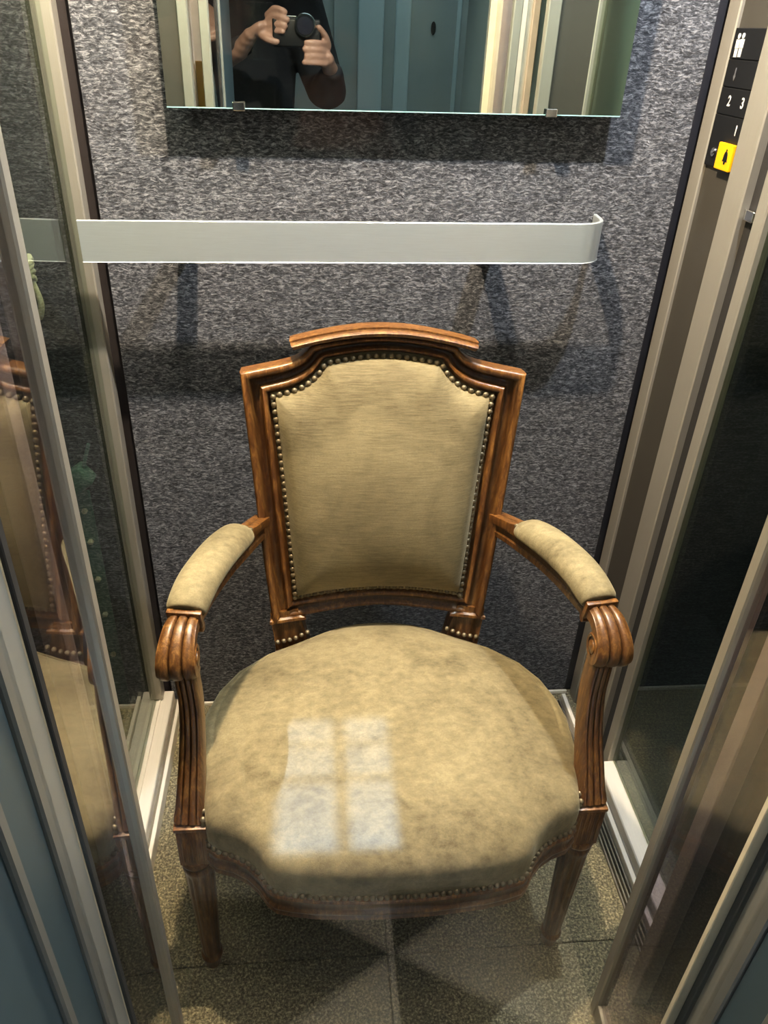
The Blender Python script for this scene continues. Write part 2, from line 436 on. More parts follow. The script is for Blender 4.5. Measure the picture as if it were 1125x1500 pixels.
# ------------------------------------------------------------------ lift shaft outside the glass
sbox('wall_shaft_left', (-1.0, .44, -.05), (-.97, 1.6, 2.6), 'shaft', 'dark left wall of the lift shaft behind the glass', 'wall')
sbox('wall_shaft_right', (1.1, .44, -.05), (1.13, 1.6, 2.6), 'shaft', 'dark right wall of the lift shaft behind the glass', 'wall')
sbox('wall_shaft_back', (-1.0, 1.6, -.05), (1.13, 1.63, 2.6), 'shaft', 'dark rear wall of the lift shaft', 'wall')
sbox('ceiling_shaft', (-1.0, .44, 2.6), (1.13, 1.63, 2.63), 'shaft', 'dark top of the lift shaft', 'ceiling')
# rope with knot
rp = empty('hanging_rope', (-.43, 1.225, .95), 'frayed jute rope with a knotted end hanging behind the left glass', 'rope')
def twist(bm, a, b, r, turns, n=3):
    for k in range(n):
        pts = []
        for i in range(int(turns*10)+1):
            t = i/(turns*10); an = 2*PI*(turns*t+k/n)
            pts.append(Vector(a).lerp(Vector(b), t)+Vector((math.cos(an)*r*.5, math.sin(an)*r*.5, 0)))
        tube(bm, pts, r*.62, 7, (1, .2, .1))
RX, RY = -.43, 1.225
bm = bmesh.new(); twist(bm, (RX, RY, 2.1), (RX, RY, 1.025), .005, 50); obj('strand', bm, M['rope'], rp, 60)
bm = bmesh.new()
for q in range(4):
    pts = [Vector((RX+.0085*math.cos(a), RY+.0085*math.sin(a), 1.030-.009*q+.004*math.sin(a*2+q))) for a in [i*2*PI/16 for i in range(17)]]
    tube(bm, pts, .005, 8, (0, 0, 1))
pts = catmull([(RX, RY, 1.005), (RX-.010, RY, .975), (RX+.002, RY+.004, .94), (RX+.012, RY, .965), (RX+.004, RY, 1.005)], 6)
tube(bm, pts, .0048, 8, (0, 1, 0)); obj('knot', bm, M['rope'], rp, 60)
# green steel bracket behind the left glass
gb = empty('steel_bracket', (-.43, 1.27, 0), 'green painted steel guide bracket standing behind the left glass', 'bracket')
bm = bmesh.new()
box(bm, (-.440, 1.262, -.0195), (-.414, 1.272, .60), .002); box(bm, (-.440, 1.272, -.0195), (-.434, 1.300, .60), .001)
obj('upright', bm, M['green'], gb)
bm = bmesh.new(); t_ = bmesh.new(); box(t_, (-.030, -.018, -.020), (.030, .018, .020), .005)
merge(bm, t_, Matrix.Translation((-.432, 1.262, .625)) @ Matrix.Rotation(math.radians(-38), 4, 'Y'))
obj('head_block', bm, M['green'], gb)
bm = bmesh.new(); tube(bm, [V(-.425, 1.262, .63), V(-.412, 1.262, .66), V(-.398, 1.262, .700)], .0035, 8); obj('lever', bm, M['green'], gb)
bm = bmesh.new(); box(bm, (-.462, 1.250, .50), (-.440, 1.262, .59), .004); box(bm, (-.452, 1.240, .42), (-.440, 1.262, .50), .003); obj('plate', bm, M['green'], gb)
for z in (.56, .49, .40, .31, .20):
    bm = bmesh.new(); lathe(bm, [(.006, 0), (.006, -.005), (.003, -.008)], (-.427, 1.262, z), 'y', 6); obj('bolt', bm, M['cream'], gb)
# wire mesh on the right of the shaft
bm = bmesh.new()
for i in range(9): tube(bm, [V(.86, .50+i*.055, .0), V(.86, .50+i*.055, 2.1)], .0022, 6)
for i in range(38): tube(bm, [V(.8635, .50, .02+i*.055), V(.8635, .94, .02+i*.055)], .0022, 6, (0, 0, 1))
box(bm, (.85, .488, -.0195), (.874, .50, 2.11)); box(bm, (.85, .94, -.0195), (.874, .952, 2.11))
tag(obj('wire_mesh_screen', bm, M['mesh'], loc=(.86, .72, 0)), 'green wire mesh screen behind the right glass, seen in the mirror', 'mesh screen')

# ------------------------------------------------------------------ handrail
hr = empty('handrail', (.08, YB, 1.0), 'flat brushed steel handrail with curved right end on the felt wall', 'handrail')
ZR0, ZR1 = 1.031, 1.092
path = [V(-.343, 1.222, 0), V(-.1, 1.222, 0), V(.2, 1.222, 0), V(.425, 1.222, 0)]
for k in range(1, 9):
    a = k/8*PI/2*.92; path.append(V(.425+.045*math.sin(a), 1.222+.045*(1-math.cos(a)), 0))
path.append(V(.4725, 1.2985, 0))
bm = bmesh.new(); rs = []
for i, p in enumerate(path):
    tn = (path[min(i+1, len(path)-1)]-path[max(i-1, 0)]).normalized(); nm = V(tn.y, -tn.x, 0)
    rs.append([p+nm*a+V(0, 0, z) for a, z in ((0, ZR0+.001), (.001, ZR0), (-.005, ZR0), (-.006, ZR0+.001), (-.006, ZR1-.001), (-.005, ZR1), (-.001, ZR1), (0, ZR1-.001))])
rings(bm, rs)
for v in bm.verts: v.co.z += (v.co.x+.343)*.0140-.0015
obj('rail', bm, M['rail'], hr, 40)
for x in (-.195, .292):
    bm = bmesh.new(); box(bm, (x-.015, 1.2285, 1.042), (x+.015, 1.2995, 1.056), .002); box(bm, (x-.018, 1.293, 1.03), (x+.018, 1.2995, 1.060), .002); obj('bracket', bm, M['rail'], hr)

# ------------------------------------------------------------------ mirror
mr = empty('wall_mirror', (.13, YB, 1.24), 'frameless wall mirror held by chrome clips above the handrail', 'mirror')
MX0, MX1, MZ = -.203, .470, 1.2445
bm = bmesh.new(); box(bm, (MX0, 1.270, MZ), (MX1, 1.2705, 2.0)); obj('mirror_face', bm, M['mirror'], mr)
bm = bmesh.new(); box(bm, (MX0, 1.2710, MZ), (MX1, 1.275, 2.0)); box(bm, (MX0+.0, 1.2698, MZ-.0015), (MX1, 1.2750, MZ)); obj('glass_edge', bm, plain('mirror_edge', (.45, .75, .78), .12, .3, bump=0), mr)
for x in (-.100, .362):
    bm = bmesh.new(); box(bm, (x-.009, 1.264, MZ-.004), (x+.009, 1.2995, MZ-.0018), .0006, 1); box(bm, (x-.009, 1.2635, MZ-.004), (x+.009, 1.2690, MZ+.008), .0012)
    obj('clip', bm, M['chrome'], mr)

for o_ in mr.children:
    for v in o_.data.vertices: v.co.z += (v.co.x+.13-.1335)*.0125
# ------------------------------------------------------------------ control panel
cp = empty('control_panel', (XR, 1.215, 1.2), 'black lift control panel with white numbers on the bronze strip', 'control panel')
PX = XR-.0045
bm = bmesh.new(); rows = [(1.345, 1.372), (1.292, 1.3255)]
zs = [1.368, 1.329, 1.2935, 1.258, 1.187]
for a, b in zip(zs[1:], zs[:-1]): box(bm, (PX, 1.1685, a+.0004), (XR-.0002, 1.2615, b-.0004), .0008, 1)
obj('plate', bm, M['black'], cp)
def txt(s, y, z, size, m, part):
    c = bpy.data.curves.new('t', 'FONT'); c.body = s; c.size = size; c.extrude = .0002; c.align_x = 'CENTER'; c.align_y = 'CENTER'; c.offset = .0004
    o = bpy.data.objects.new('t', c); COL.objects.link(o)
    dg = bpy.context.evaluated_depsgraph_get(); me = o.evaluated_get(dg).to_mesh()
    b = bmesh.new(); b.from_mesh(me); o.evaluated_get(dg).to_mesh_clear(); bpy.data.objects.remove(o)
    mt = Matrix(((0, 0, -1, PX-.0006), (-1, 0, 0, y), (0, 1, 0, z), (0, 0, 0, 1)))
    bmesh.ops.transform(b, matrix=mt, verts=b.verts); return obj(part, b, M[m], cp)
txt('2', 1.228, 1.276, .019, 'white', 'floor_number'); txt('3', 1.187, 1.276, .019, 'white', 'floor_number'); txt('1', 1.186, 1.241, .019, 'white', 'floor_number')
bm = bmesh.new()
def yzpoly(bm, pts, x0, x1): rings(bm, [[V(x, y, z) for y, z in pts] for x in (x0, x1)])
for k, (dy, dz) in enumerate(((0, 0), (-.0125, 0.0005))):
    y0 = 1.249+dy-.004; z0 = 1.3465+dz
    lathe(bm, [(.0036, -.0008), (.0036, 0)], (PX, y0, z0+.0110), 'x', 14)
    yzpoly(bm, [(y0+.0055, z0+.007), (y0-.0055, z0+.007), (y0-.005, z0-.004), (y0+.005, z0-.004)], PX-.0008, PX)
    yzpoly(bm, [(y0+.0045, z0-.0045), (y0+.0006, z0-.0045), (y0+.0008, z0-.015), (y0+.004, z0-.015)], PX-.0008, PX)
    yzpoly(bm, [(y0-.0006, z0-.0045), (y0-.0045, z0-.0045), (y0-.004, z0-.015), (y0-.0008, z0-.015)], PX-.0008, PX)
obj('people_symbol', bm, M['white'], cp)
bm = bmesh.new(); y0, z0 = 1.231, 1.311
yzpoly(bm, [(y0+.0015, z0+.008), (y0-.0015, z0+.008), (y0-.0015, z0-.002), (y0+.0015, z0-.002)], PX-.0006, PX)
yzpoly(bm, [(y0+.0045, z0-.002), (y0-.0045, z0-.002), (y0, z0-.009)], PX-.0006, PX)
obj('arrow_symbol', bm, M['grey_print'], cp)
bm = bmesh.new(); lathe(bm, [(.0062, -.0022), (.0066, 0)], (PX, 1.238, 1.207), 'x', 24); lathe(bm, [(.0035, -.003), (.0035, -.002)], (PX, 1.238, 1.207), 'x', 20); obj('key_switch', bm, M['chrome'], cp)
ab = None
bm = bmesh.new(); box(bm, (PX-.006, 1.1705, 1.188), (PX-.0002, 1.216, 1.224), .0012, 2); ab = obj('alarm_button', bm, M['yellow'], cp); ab['label'] = 'yellow square alarm button with black bell'
bm = bmesh.new(); y0, z0 = 1.186, 1.2065
bell = [(-.0075, -.006), (-.006, -.004), (-.005, .003), (-.003, .0065), (0, .008), (.003, .0065), (.005, .003), (.006, -.004), (.0075, -.006)]
yzpoly(bm, [(y0+a, z0+b) for a, b in bell], PX-.0068, PX-.006)
lathe(bm, [(.0022, -.0008), (.0022, 0)], (PX-.006, y0, z0-.0078), 'x', 12); lathe(bm, [(.0014, -.0008), (.0014, 0)], (PX-.006, y0, z0+.0092), 'x', 12)
obj('bell_symbol', bm, M['black'], ab)

# ------------------------------------------------------------------ armchair
XC = .113
ch = empty('armchair', (XC, .88, 0), 'antique carved walnut armchair with olive velvet seat, back and arm pads', 'armchair')
def YBK(u, z): return 1.045+(z-.40)*.16+.025*(1-(u/.2)**2)
lam = math.atan(.16)
def BK(u, z, n=0.0): return V(XC+u, YBK(u, z)-n*math.cos(lam), z+n*math.sin(lam))

outer = [(.186, .455), (.196, .560), (.205, .675), (.2215, .898), (.192, .9015), (.170, .904), (.150, .9075), (.138, .911), (.127, .917), (.119, .924), (.1145, .930), (.100, .933), (.075, .937), (.049, .940), (.024, .942), (0, .943)]
inner = [(.149, .491), (.1545, .560), (.162, .668), (.1775, .8605), (.154, .8645), (.142, .8675), (.130, .872), (.120, .878), (.110, .886), (.102, .895), (.096, .904), (.091, .909), (.070, .9125), (.045, .916), (.022, .9185), (0, .919)]
def dens(a, b, n):
    out = []
    for i in range(len(a)-1):
        for k in range(n):
            t = k/n; out.append(((a[i][0]*(1-t)+a[i+1][0]*t, a[i][1]*(1-t)+a[i+1][1]*t), (b[i][0]*(1-t)+b[i+1][0]*t, b[i][1]*(1-t)+b[i+1][1]*t)))
    out.append((a[-1], b[-1])); return out
half = dens(outer, inner, 3)
full = half + [((-o[0], o[1]), (-i[0], i[1])) for o, i in half[-2::-1]]
# frame section: outer bead, deep hollow, inner bead
prof = [(0, -.022), (0, .010), (.02, .0155), (.08, .0185), (.20, .0195), (.29, .017), (.33, .0125), (.38, .0075), (.46, .0050), (.58, .0055), (.66, .0085), (.69, .0125), (.75, .0150), (.85, .0150), (.90, .0125), (.93, .009), (1.0, .007), (1.04, -.002), (1.04, -.022)]
bm = bmesh.new(); rs = []
for o, i in full:
    rs.append([BK(o[0]+(i[0]-o[0])*t, o[1]+(i[1]-o[1])*t, h) for t, h in prof])
rings(bm, rs)
# bottom rail
bo = [(.172, .4575), (.150, .4585), (.13, .4600), (.10, .4630), (.06, .4665), (.03, .4690), (0, .4700)]
bi = [(.153, .491), (.140, .4915), (.12, .493), (.09, .4955), (.06, .4975), (.03, .4985), (0, .499)]
hb = dens(bo, bi, 3); fb = hb + [((-o[0], o[1]), (-i[0], i[1])) for o, i in hb[-2::-1]]
profb = [(0, -.020), (0, .006), (.05, .011), (.2, .013), (.32, .011), (.40, .006), (.55, .0045), (.66, .006), (.72, .010), (.85, .011), (.95, .009), (1.05, .0), (1.05, -.020)]
rs = [[BK(o[0]+(i[0]-o[0])*t, o[1]+(i[1]-o[1])*t, h) for t, h in profb] for o, i in fb]
rings(bm, rs)
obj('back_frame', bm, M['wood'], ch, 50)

# crest cap
cb = [(.139, .9265), (.125, .9295), (.10, .934), (.066, .939), (.033, .942), (0, .943)]
ct = [(.146, .9395), (.128, .9435), (.10, .9485), (.066, .9535), (.033, .9570), (0, .9580)]
hc = dens(cb, ct, 4); fc = hc + [((-o[0], o[1]), (-i[0], i[1])) for o, i in hc[-2::-1]]
profc = [(0, -.024), (0, .018), (.05, .024), (.2, .0285), (.45, .0295), (.65, .0265), (.72, .020), (.78, .016), (.95, .016), (1.02, .010), (1.02, -.024)]
bm = bmesh.new(); rings(bm, [[BK(o[0]+(i[0]-o[0])*t, o[1]+(i[1]-o[1])*t, h) for t, h in profc] for o, i in fc])
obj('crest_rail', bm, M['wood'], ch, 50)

# lower stiles
for s in (1, -1):
    bm = bmesh.new(); rs = []
    for k, (z, uo, ui, f) in enumerate([(.36, .181, .122, 0), (.385, .181, .123, .0), (.388, .184, .121, .004), (.396, .184, .121, .004), (.399, .182, .124, 0), (.43, .185, .130, 0), (.452, .188, .136, 0), (.456, .191, .128, .005), (.461, .191, .130, .005), (.464, .188, .140, 0), (.475, .190, .142, .0)]):
        pr = []
        N = 13
        for i in range(N):
            t = i/(N-1); fl = .003*max(0, math.sin(t*PI*3-.0))if f == 0 else 0
            pr.append(BK(s*(uo+(ui-uo)*t), z, .012+f-fl))
        pr += [BK(s*ui, z, -.024), BK(s*uo, z, -.024)]
        rs.append(pr)
    rings(bm, rs); obj('back_stile', bm, M['wood'], ch, 40)

# back cushion: domed pad inside the frame
bl = [(.149, .493), (.12, .4955), (.09, .498), (.06, .5), (.03, .501), (0, .5015)]
inn = [i for o, i in dens(inner, inner, 4)]
side_up = [(u, z) for (u, z), _ in dens(inner, inner, 4)]
bot = [a for a, _ in dens(bl[::-1], bl[::-1], 4)]
loop_r = bot + side_up[1:]                      # bottom centre -> right -> top centre
loop = loop_r + [(-u, z) for u, z in loop_r[-2:0:-1]]
Cc = (0, .70)
def dome(s):
    e = 1-s
    if s > .962: return .0085
    return .0085+.030*(1-(s/.962)**9)**.6
bm = bmesh.new(); levels = [1.0, .9621, .960, .955, .945, .93, .91, .88, .84, .78, .70, .6, .45, .3, .15]
rs = []
for sc in levels:
    h = dome(sc)
    r = []
    for u, z in loop:
        # shrink towards the centre spine, keeping the corners crisp
        ez = Cc[1]+(z-Cc[1])*sc; eu = u*sc
        tz = max(0, min(1, (ez-.505)/.39)); bg = .036*(tz**.85*(1-tz)**1.15/.26)*max(0, 1-(eu/.165)**2)**.8 if sc < .962 else 0
        r.append(BK(eu, ez, h-.002+bg*min(1, (1-sc)/.12)))
    rs.append(r)
base = [BK(u, z, -.018) for u, z in loop]
vs = rings(bm, [base]+rs, cap0=True, cap1=False)
cv = bm.verts.new(BK(0, Cc[1], dome(0)-.002+.036*(.5**.85*.5**1.15/.26))); last = vs[-1]
for i in range(len(last)): bm.faces.new((last[i], last[(i+1) % len(last)], cv))
bc = obj('back_cushion', bm, M['velvet_back'], ch, 180)

# nail mesh
def nail_mesh():
    b = bmesh.new(); prof_ = [(.0001, .0030), (.0026, .0026), (.0042, .0014), (.0048, 0), (.0048, -.001)]
    lathe(b, prof_, (0, 0, 0), 'z', 10)
    bmesh.ops.recalc_face_normals(b, faces=b.faces)
    me = bpy.data.meshes.new('upholstery_nail'); b.to_mesh(me); b.free(); me.materials.append(M['nail'])
    for p in me.polygons: p.use_smooth = True
    return me
NM = nail_mesh()
def resample(pts, d):
    out = [pts[0]]; acc = 0
    for a, b in zip(pts[:-1], pts[1:]):
        L = (b-a).length
        if L == 0: continue
        t = d-acc
        while t <= L: out.append(a.lerp(b, t/L)); t += d
        acc = (acc+L) % d if L >= d-acc else acc+L
        acc = L-(t-d)
    return out
def offs(u, z):                                    # nail line just inside the frame
    q = math.hypot(u, z-.70); k = (q-.0058)/q
    return u*k, .70+(z-.70)*k
path = [BK(*offs(u, z), .0125) for u, z in ([(u, z) for u, z in side_up] + [(-u, z) for u, z in side_up[-2::-1]])]
pts = resample(path, .01215)
nn = V(0, -math.cos(lam), math.sin(lam))
qt = nn.to_track_quat('Z', 'Y')
rest = []
for i, p in enumerate(pts):
    if i < 100:
        o = bpy.data.objects.new('upholstery_nail', NM); COL.objects.link(o)
        o.parent = bc; o.location = p-ORG[ch.name]; o.rotation_mode = 'QUATERNION'; o.rotation_quaternion = qt
    else: rest.append((p, nn))
pb = [BK(u*.985, z+.006, .0115) for u, z in bot]; pb = [BK(-u*.985, z+.006, .0115) for u, z in bot[::-1]][:-1]+pb
for p in resample(pb, .0118): rest.append((p, nn))

# seat plan ------------------------------------------------------
seat_half = [(0, 1.083), (.035, 1.081), (.065, 1.075), (.10, 1.060), (.15, 1.032), (.20, 1.006), (.245, .967), (.272, .925), (.287, .88), (.292, .84), (.289, .79), (.281, .74), (.270, .705), (.266, .684), (.252, .672), (.228, .664), (.208, .652), (.192, .636), (.180, .618), (.168, .608), (.145, .602), (.115, .597), (.08, .594), (.04, .5915), (0, .591)]
sh = [a for a, _ in dens(seat_half, seat_half, 3)]
sh = sh + [(-u, y) for u, y in sh[-2:0:-1]]
SC = (0, .85)
bm = bmesh.new(); rs = []
prs = [(.93, .345), (.985, .350), (.995, .360), (1.002, .372), (1.004, .390), (1.003, .404), (.999, .412), (.990, .4185), (.975, .424), (.95, .430), (.928, .4333), (.921, .4343), (.913, .4355), (.90, .438), (.82, .447), (.70, .456), (.55, .463), (.36, .467), (.18, .469)]
for sc, z in prs:
    rs.append([V(XC+u*sc, SC[1]+(y-SC[1])*sc, z-.006*max(0, min(1, (.72-y)/.1))*max(0, min(1, (sc-.80)/.19))*(1 if z > .37 else 0)-(.0022 if abs(sc-.921) < .002 and y > .80 else 0)) for u, y in sh])
vs = rings(bm, rs, cap1=False)
cv = bm.verts.new((XC, SC[1], .470)); last = vs[-1]
for i in range(len(last)): bm.faces.new((last[i], last[(i+1) % len(last)], cv))
sc_ = obj('seat_cushion', bm, M['velvet'], ch, 180)
# nails along the lower seat edge, front
fr = [(u, y) for u, y in sh if y < .735]
fr.sort(key=lambda p: p[0])
fp = [V(XC+u*1.003, SC[1]+(y-SC[1])*1.008, .3625) for u, y in fr]
for p in resample(fp, .0095):
    d = V(p.x-XC, (p.y-SC[1])*1.6, .1).normalized(); rest.append((p, V(d.x*.5, -abs(d.y)-.3, .15).normalized()))
for s in (1, -1):
    for k in range(9): rest.append((V(XC+s*.2715, .694-.0+.0, .372+k*.0105) if k < 4 else V(XC+s*(.2715+.0013*(k-4)), .694+.010*(k-3), .408), V(-s*.35, -.8, .45).normalized()))

# seat rail: apron following the serpentine front
def perim(off, z):
    return [V(XC+u*(1+off/.29), SC[1]+(y-SC[1])*(1+off/.26), z) for u, y in sh]
bm = bmesh.new()
rings(bm, [perim(a, z) for a, z in ((-.022, .358), (-.003, .360), (.0035, .357), (.0045, .352), (.0015, .348), (.0015, .334), (.0045, .331), (.0048, .326), (.0015, .322), (.003, .318), (.0035, .314), (.0, .311), (-.022, .311))], loop=True)
obj('seat_rail', bm, M['wood'], ch, 45)

# legs
for s in (1, -1):
    bm = bmesh.new(); cx, cy = XC+s*.2905, .7120
    box(bm, (cx-.0215, cy-.0225, .306), (cx+.0215, cy+.0225, .386), .0015)
    for k in range(5):
        xx = cx-.014+k*.007
        box(bm, (xx-.0014, cy-.0240, .316), (xx+.0014, cy-.0222, .380), .0007, 1)
    box(bm, (cx-.0235, cy-.0245, .384), (cx+.0235, cy+.0245, .391), .0015)
    lathe(bm, [(.016, .308), (.0255, .306), (.027, .300), (.0255, .294), (.021, .290), (.0235, .286), (.0245, .281), (.0235, .276), (.0225, .270), (.0222, .26), (.0150, .045), (.0145, .038), (.0175, .034), (.0180, .028), (.0150, .022), (.0135, .006), (.0125, 0.0005)], (cx, cy, 0), 'z', 64, 12, .0028, (.05, .262))
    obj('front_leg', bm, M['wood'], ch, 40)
    bm = bmesh.new()
    pth = catmull([V(XC+s*.160, 1.05, .36), V(XC+s*.163, 1.075, .24), V(XC+s*.167, 1.12, .12), V(XC+s*.172, 1.175, .001)], 6)
    sweep(bm, pth, (1, 0, 0), lambda t: [(a*(.021-.006*t), b*(.021-.006*t)) for a, b in ((-1, -.8), (-.8, -1), (.8, -1), (1, -.8), (1, .8), (.8, 1), (-.8, 1), (-1, .8))])
    obj('rear_leg', bm, M['wood'], ch, 40)

# arms
def reed(w, h, n=3, lobes=3, depth=.0032):
    """section: reeded top (b=+h), flat below"""
    pts = []
    N = lobes*8
    for i in range(N+1):
        t = i/N; x = -w+2*w*t
        e = 1-abs(2*t-1)**6
        pts.append((x, h*.55+h*.45*e - depth*(1-abs(math.sin(PI*lobes*t)))**2.6*(.0 if i in (0, N) else 1)))
    return pts+[(w, -h), (-w, -h)]
for s in (1, -1):
    def P(u, y, z): return V(XC+s*u, y, z)
    # post
    bm = bmesh.new()
    pth = catmull([P(.2925, .708, .390), P(.2885, .727, .44), P(.2840, .748, .50), P(.2815, .760, .56), P(.283, .763, .605), P(.286, .768, .635)], 6)
    def pp(t):
        w = .0205-.006*math.sin(min(1, t*1.25)*PI/2); h = .018-.003*t
        if t < .06: w += .001
        return [(-a, -b) for a, b in reed(w, h, lobes=4, depth=.0030)]
    sweep(bm, pth, (1, 0, 0), pp)
    obj('arm_support', bm, M['wood'], ch, 40)
    # wooden arm (scroll, underside, tail)
    bm = bmesh.new()
    A = catmull([P(.203, 1.072, .640), P(.213, 1.03, .653), P(.224, .99, .662), P(.243, .94, .667), P(.262, .885, .668), P(.277, .835, .665), P(.283, .812, .664)], 6)
    dirs = lambda t: V(s*.75+s*.25*t, .35*(1-t)+.12, 0).normalized()
    sweep(bm, A, dirs, lambda t: [(a, (b if s > 0 else b)) for a, b in [(-.012, -.017), (.012, -.017), (.0125, -.008), (.0100, -.006), (.0100, .004), (.0125, .006), (.0125, .015), (-.0125, .015), (-.0125, .006), (-.0100, .004), (-.0100, -.006), (-.0125, -.008)]])
    # collar
    t_ = bmesh.new(); box(t_, (-.0235, -.004, -.019), (.0235, .004, .0115), .002)
    merge(bm, t_, Matrix.Translation(P(.2845, .806, .677)) @ Matrix.Rotation(s*math.radians(8), 4, 'Z') @ Matrix.Rotation(math.radians(12), 4, 'X'))
    # hand scroll
    H = catmull([P(.2845, .806, .673), P(.2885, .786, .671), P(.291, .768, .662), P(.2925, .755, .650), P(.2925, .7495, .636), P(.2925, .754, .624), P(.292, .764, .617), P(.291, .774, .621)], 6)
    def hp(t):
        w = .0195+.0060*math.sin(min(1, t*1.5)*PI/2); h = .0105-.002*t
        return [(a, b*(1)) for a, b in reed(w, h, lobes=3, depth=.0042)]
    rs = []; n = len(H)
    for i, p in enumerate(H):
        tn = (H[min(i+1, n-1)]-H[max(i-1, 0)]).normalized(); sd = V(1, 0, 0); sd = (sd-tn*sd.dot(tn)).normalized()
        nm = sd.cross(tn)
        if i == 0 and nm.z < 0: pass
        nm = nm if nm.dot(V(0, -.766, .64)-V(0, 0, 0)) > -9 else nm
        # outward normal: away from volute centre
        cen = P(.2915, .772, .636); 
        if nm.dot(p-cen) < 0: nm = -nm
        rs.append([p+sd*a+nm*b for a, b in hp(i/(n-1))])
    rings(bm, rs)
    # volute eyes on both sides
    for q in (-1, 1):
        c0 = P(.2918, .7685, .6365)
        lathe(bm, [(.021, -.023*0), (.021, q*.0225), (.0185, q*.0250), (.015, q*.0240), (.0145, q*.0225), (.0105, q*.0225), (.010, q*.0255), (.006, q*.0270), (.0005, q*.0275)], c0, 'x', 28)
    # small roundel under the collar
    lathe(bm, [(.008, -.020), (.008, .020), (.005, .022)], P(.283, .812, .655), 'x', 16)
    # tail block
    sweep(bm, [P(.198, 1.084, .650), P(.206, 1.052, .662), P(.215, 1.018, .674), P(.2195, 1.003, .681)], lambda t: V(.9, s*.3, 0).normalized() if True else None,
          lambda t: [(-.0125, -.008), (.0125, -.008), (.0135, 0), (.0125, .006), (.0045, .0075), (0, .0058), (-.0045, .0075), (-.0125, .006), (-.0135, 0)])
    obj('armrest', bm, M['wood'], ch, 40)
    # velvet pad
    bm = bmesh.new()
    pth = catmull([P(.2235, 1.006, .676), P(.232, .982, .682), P(.247, .940, .689), P(.262, .895, .692), P(.274, .855, .690), P(.283, .818, .682), P(.2845, .811, .680)], 7)
    def padp(t):
        e = max(0.0, 1-abs(2*t-1)**3.2)**.5
        w = .0155+.0145*e; h = .006+.0185*e
        return [(w*math.copysign(abs(math.cos(a))**.85, math.cos(a)), h*math.sin(a) if math.sin(a) > 0 else .012*math.sin(a)) for a in [2*PI*k/28 for k in range(28)]]
    n = len(pth); rs = []
    for i, p in enumerate(pth):
        tn = (pth[min(i+1, n-1)]-pth[max(i-1, 0)]).normalized(); sd = tn.cross(V(0, 0, 1)).normalized(); nm = sd.cross(tn)
        rs.append([p+sd*a+nm*b for a, b in padp(i/(n-1))])
    rings(bm, rs); pd = obj('arm_pad', bm, M['velvet'], ch, 180)
    for k in range(6):
        a = (k-2.5)/2.5
        rest.append((P(.2845, .8140, .6905)+V(a*.0165, .0015, .0045*(1-a*a)), V(a*.4, -.7, .7).normalized()))
    for k in range(4):
        a = (k-1.5)/1.5
        rest.append((P(.2215, 1.0045, .686)+V(a*.012, s*a*.004, .002*(1-a*a)), V(a*.3, .5, .8).normalized()))
# base nails at stile feet
for s in (1, -1):
    for k in range(6):
        rest.append((BK(s*(.126+.0105*k), .424+.002*abs(k-2.5)-.011*(k/5), .0155), V(0, -.7, .7)))
bm = bmesh.new()
for p, nrm in rest:
    t_ = bmesh.new(); t_.from_mesh(NM); merge(bm, t_, Matrix.Translation(p) @ nrm.to_track_quat('Z', 'Y').to_matrix().to_4x4() @ Matrix.Scale(.92, 4))
tag(obj('trim_nails', bm, M['nail'], ch, 60), None, kind='stuff')

# ------------------------------------------------------------------ photographer seen in the mirror
def skin_obj(chains):
    """chains: list of (points with radius) skinned separately and fused by voxel remesh"""
    bmA = bmesh.new()
    for verts, edges, lv in chains:
        me = bpy.data.meshes.new('sk'); me.from_pydata([v[:3] for v in verts], edges, []); o = bpy.data.objects.new('sk', me); COL.objects.link(o)
        o.modifiers.new('s', 'SKIN'); 
        for i, v in enumerate(verts):
            sv = me.skin_vertices[0].data[i]; r = v[3]
            sv.radius = r if isinstance(r, tuple) else (r, r); sv.use_root = (i == 0)
        ss = o.modifiers.new('b', 'SUBSURF'); ss.levels = lv; ss.render_levels = lv
        dg = bpy.context.evaluated_depsgraph_get(); e = o.evaluated_get(dg); m2 = e.to_mesh()
        t = bmesh.new(); t.from_mesh(m2); e.to_mesh_clear(); merge(bmA, t); bpy.data.objects.remove(o)
    return bmA
def remesh(bm, vox):
    me = bpy.data.meshes.new('r'); bm.to_mesh(me); bm.free(); o = bpy.data.objects.new('r', me); COL.objects.link(o)
    m = o.modifiers.new('r', 'REMESH'); m.mode = 'VOXEL'; m.voxel_size = vox
    sm = o.modifiers.new('s', 'SMOOTH'); sm.iterations = 3; sm.factor = .5
    dg = bpy.context.evaluated_depsgraph_get(); e = o.evaluated_get(dg); m2 = e.to_mesh(); b = bmesh.new(); b.from_mesh(m2); e.to_mesh_clear(); bpy.data.objects.remove(o)
    return b
def capsules(segs, vox):
    bm = bmesh.new()
    for a, b in segs:
        A, B = V(*a[:3]), V(*b[:3]); L = (B-A).length; n = max(2, int(L/.02))
        for i in range(n+1):
            t = i/n; r = [a[3][k]*(1-t)+b[3][k]*t for k in (0, 1)] if isinstance(a[3], tuple) else [a[3]*(1-t)+b[3]*t]*2
            t_ = bmesh.new(); bmesh.ops.create_icosphere(t_, subdivisions=2, radius=1)
            merge(bm, t_, Matrix.Translation(A.lerp(B, t)) @ Matrix.Diagonal((r[0], r[1], (r[0]+r[1])/2*.8, 1)))
    return remesh(bm, vox)
def chain(pts): return (pts, [(i, i+1) for i in range(len(pts)-1)], 2)
px, py = -.205, -.36
pel = (px, py, .93, (.135, .10)); 
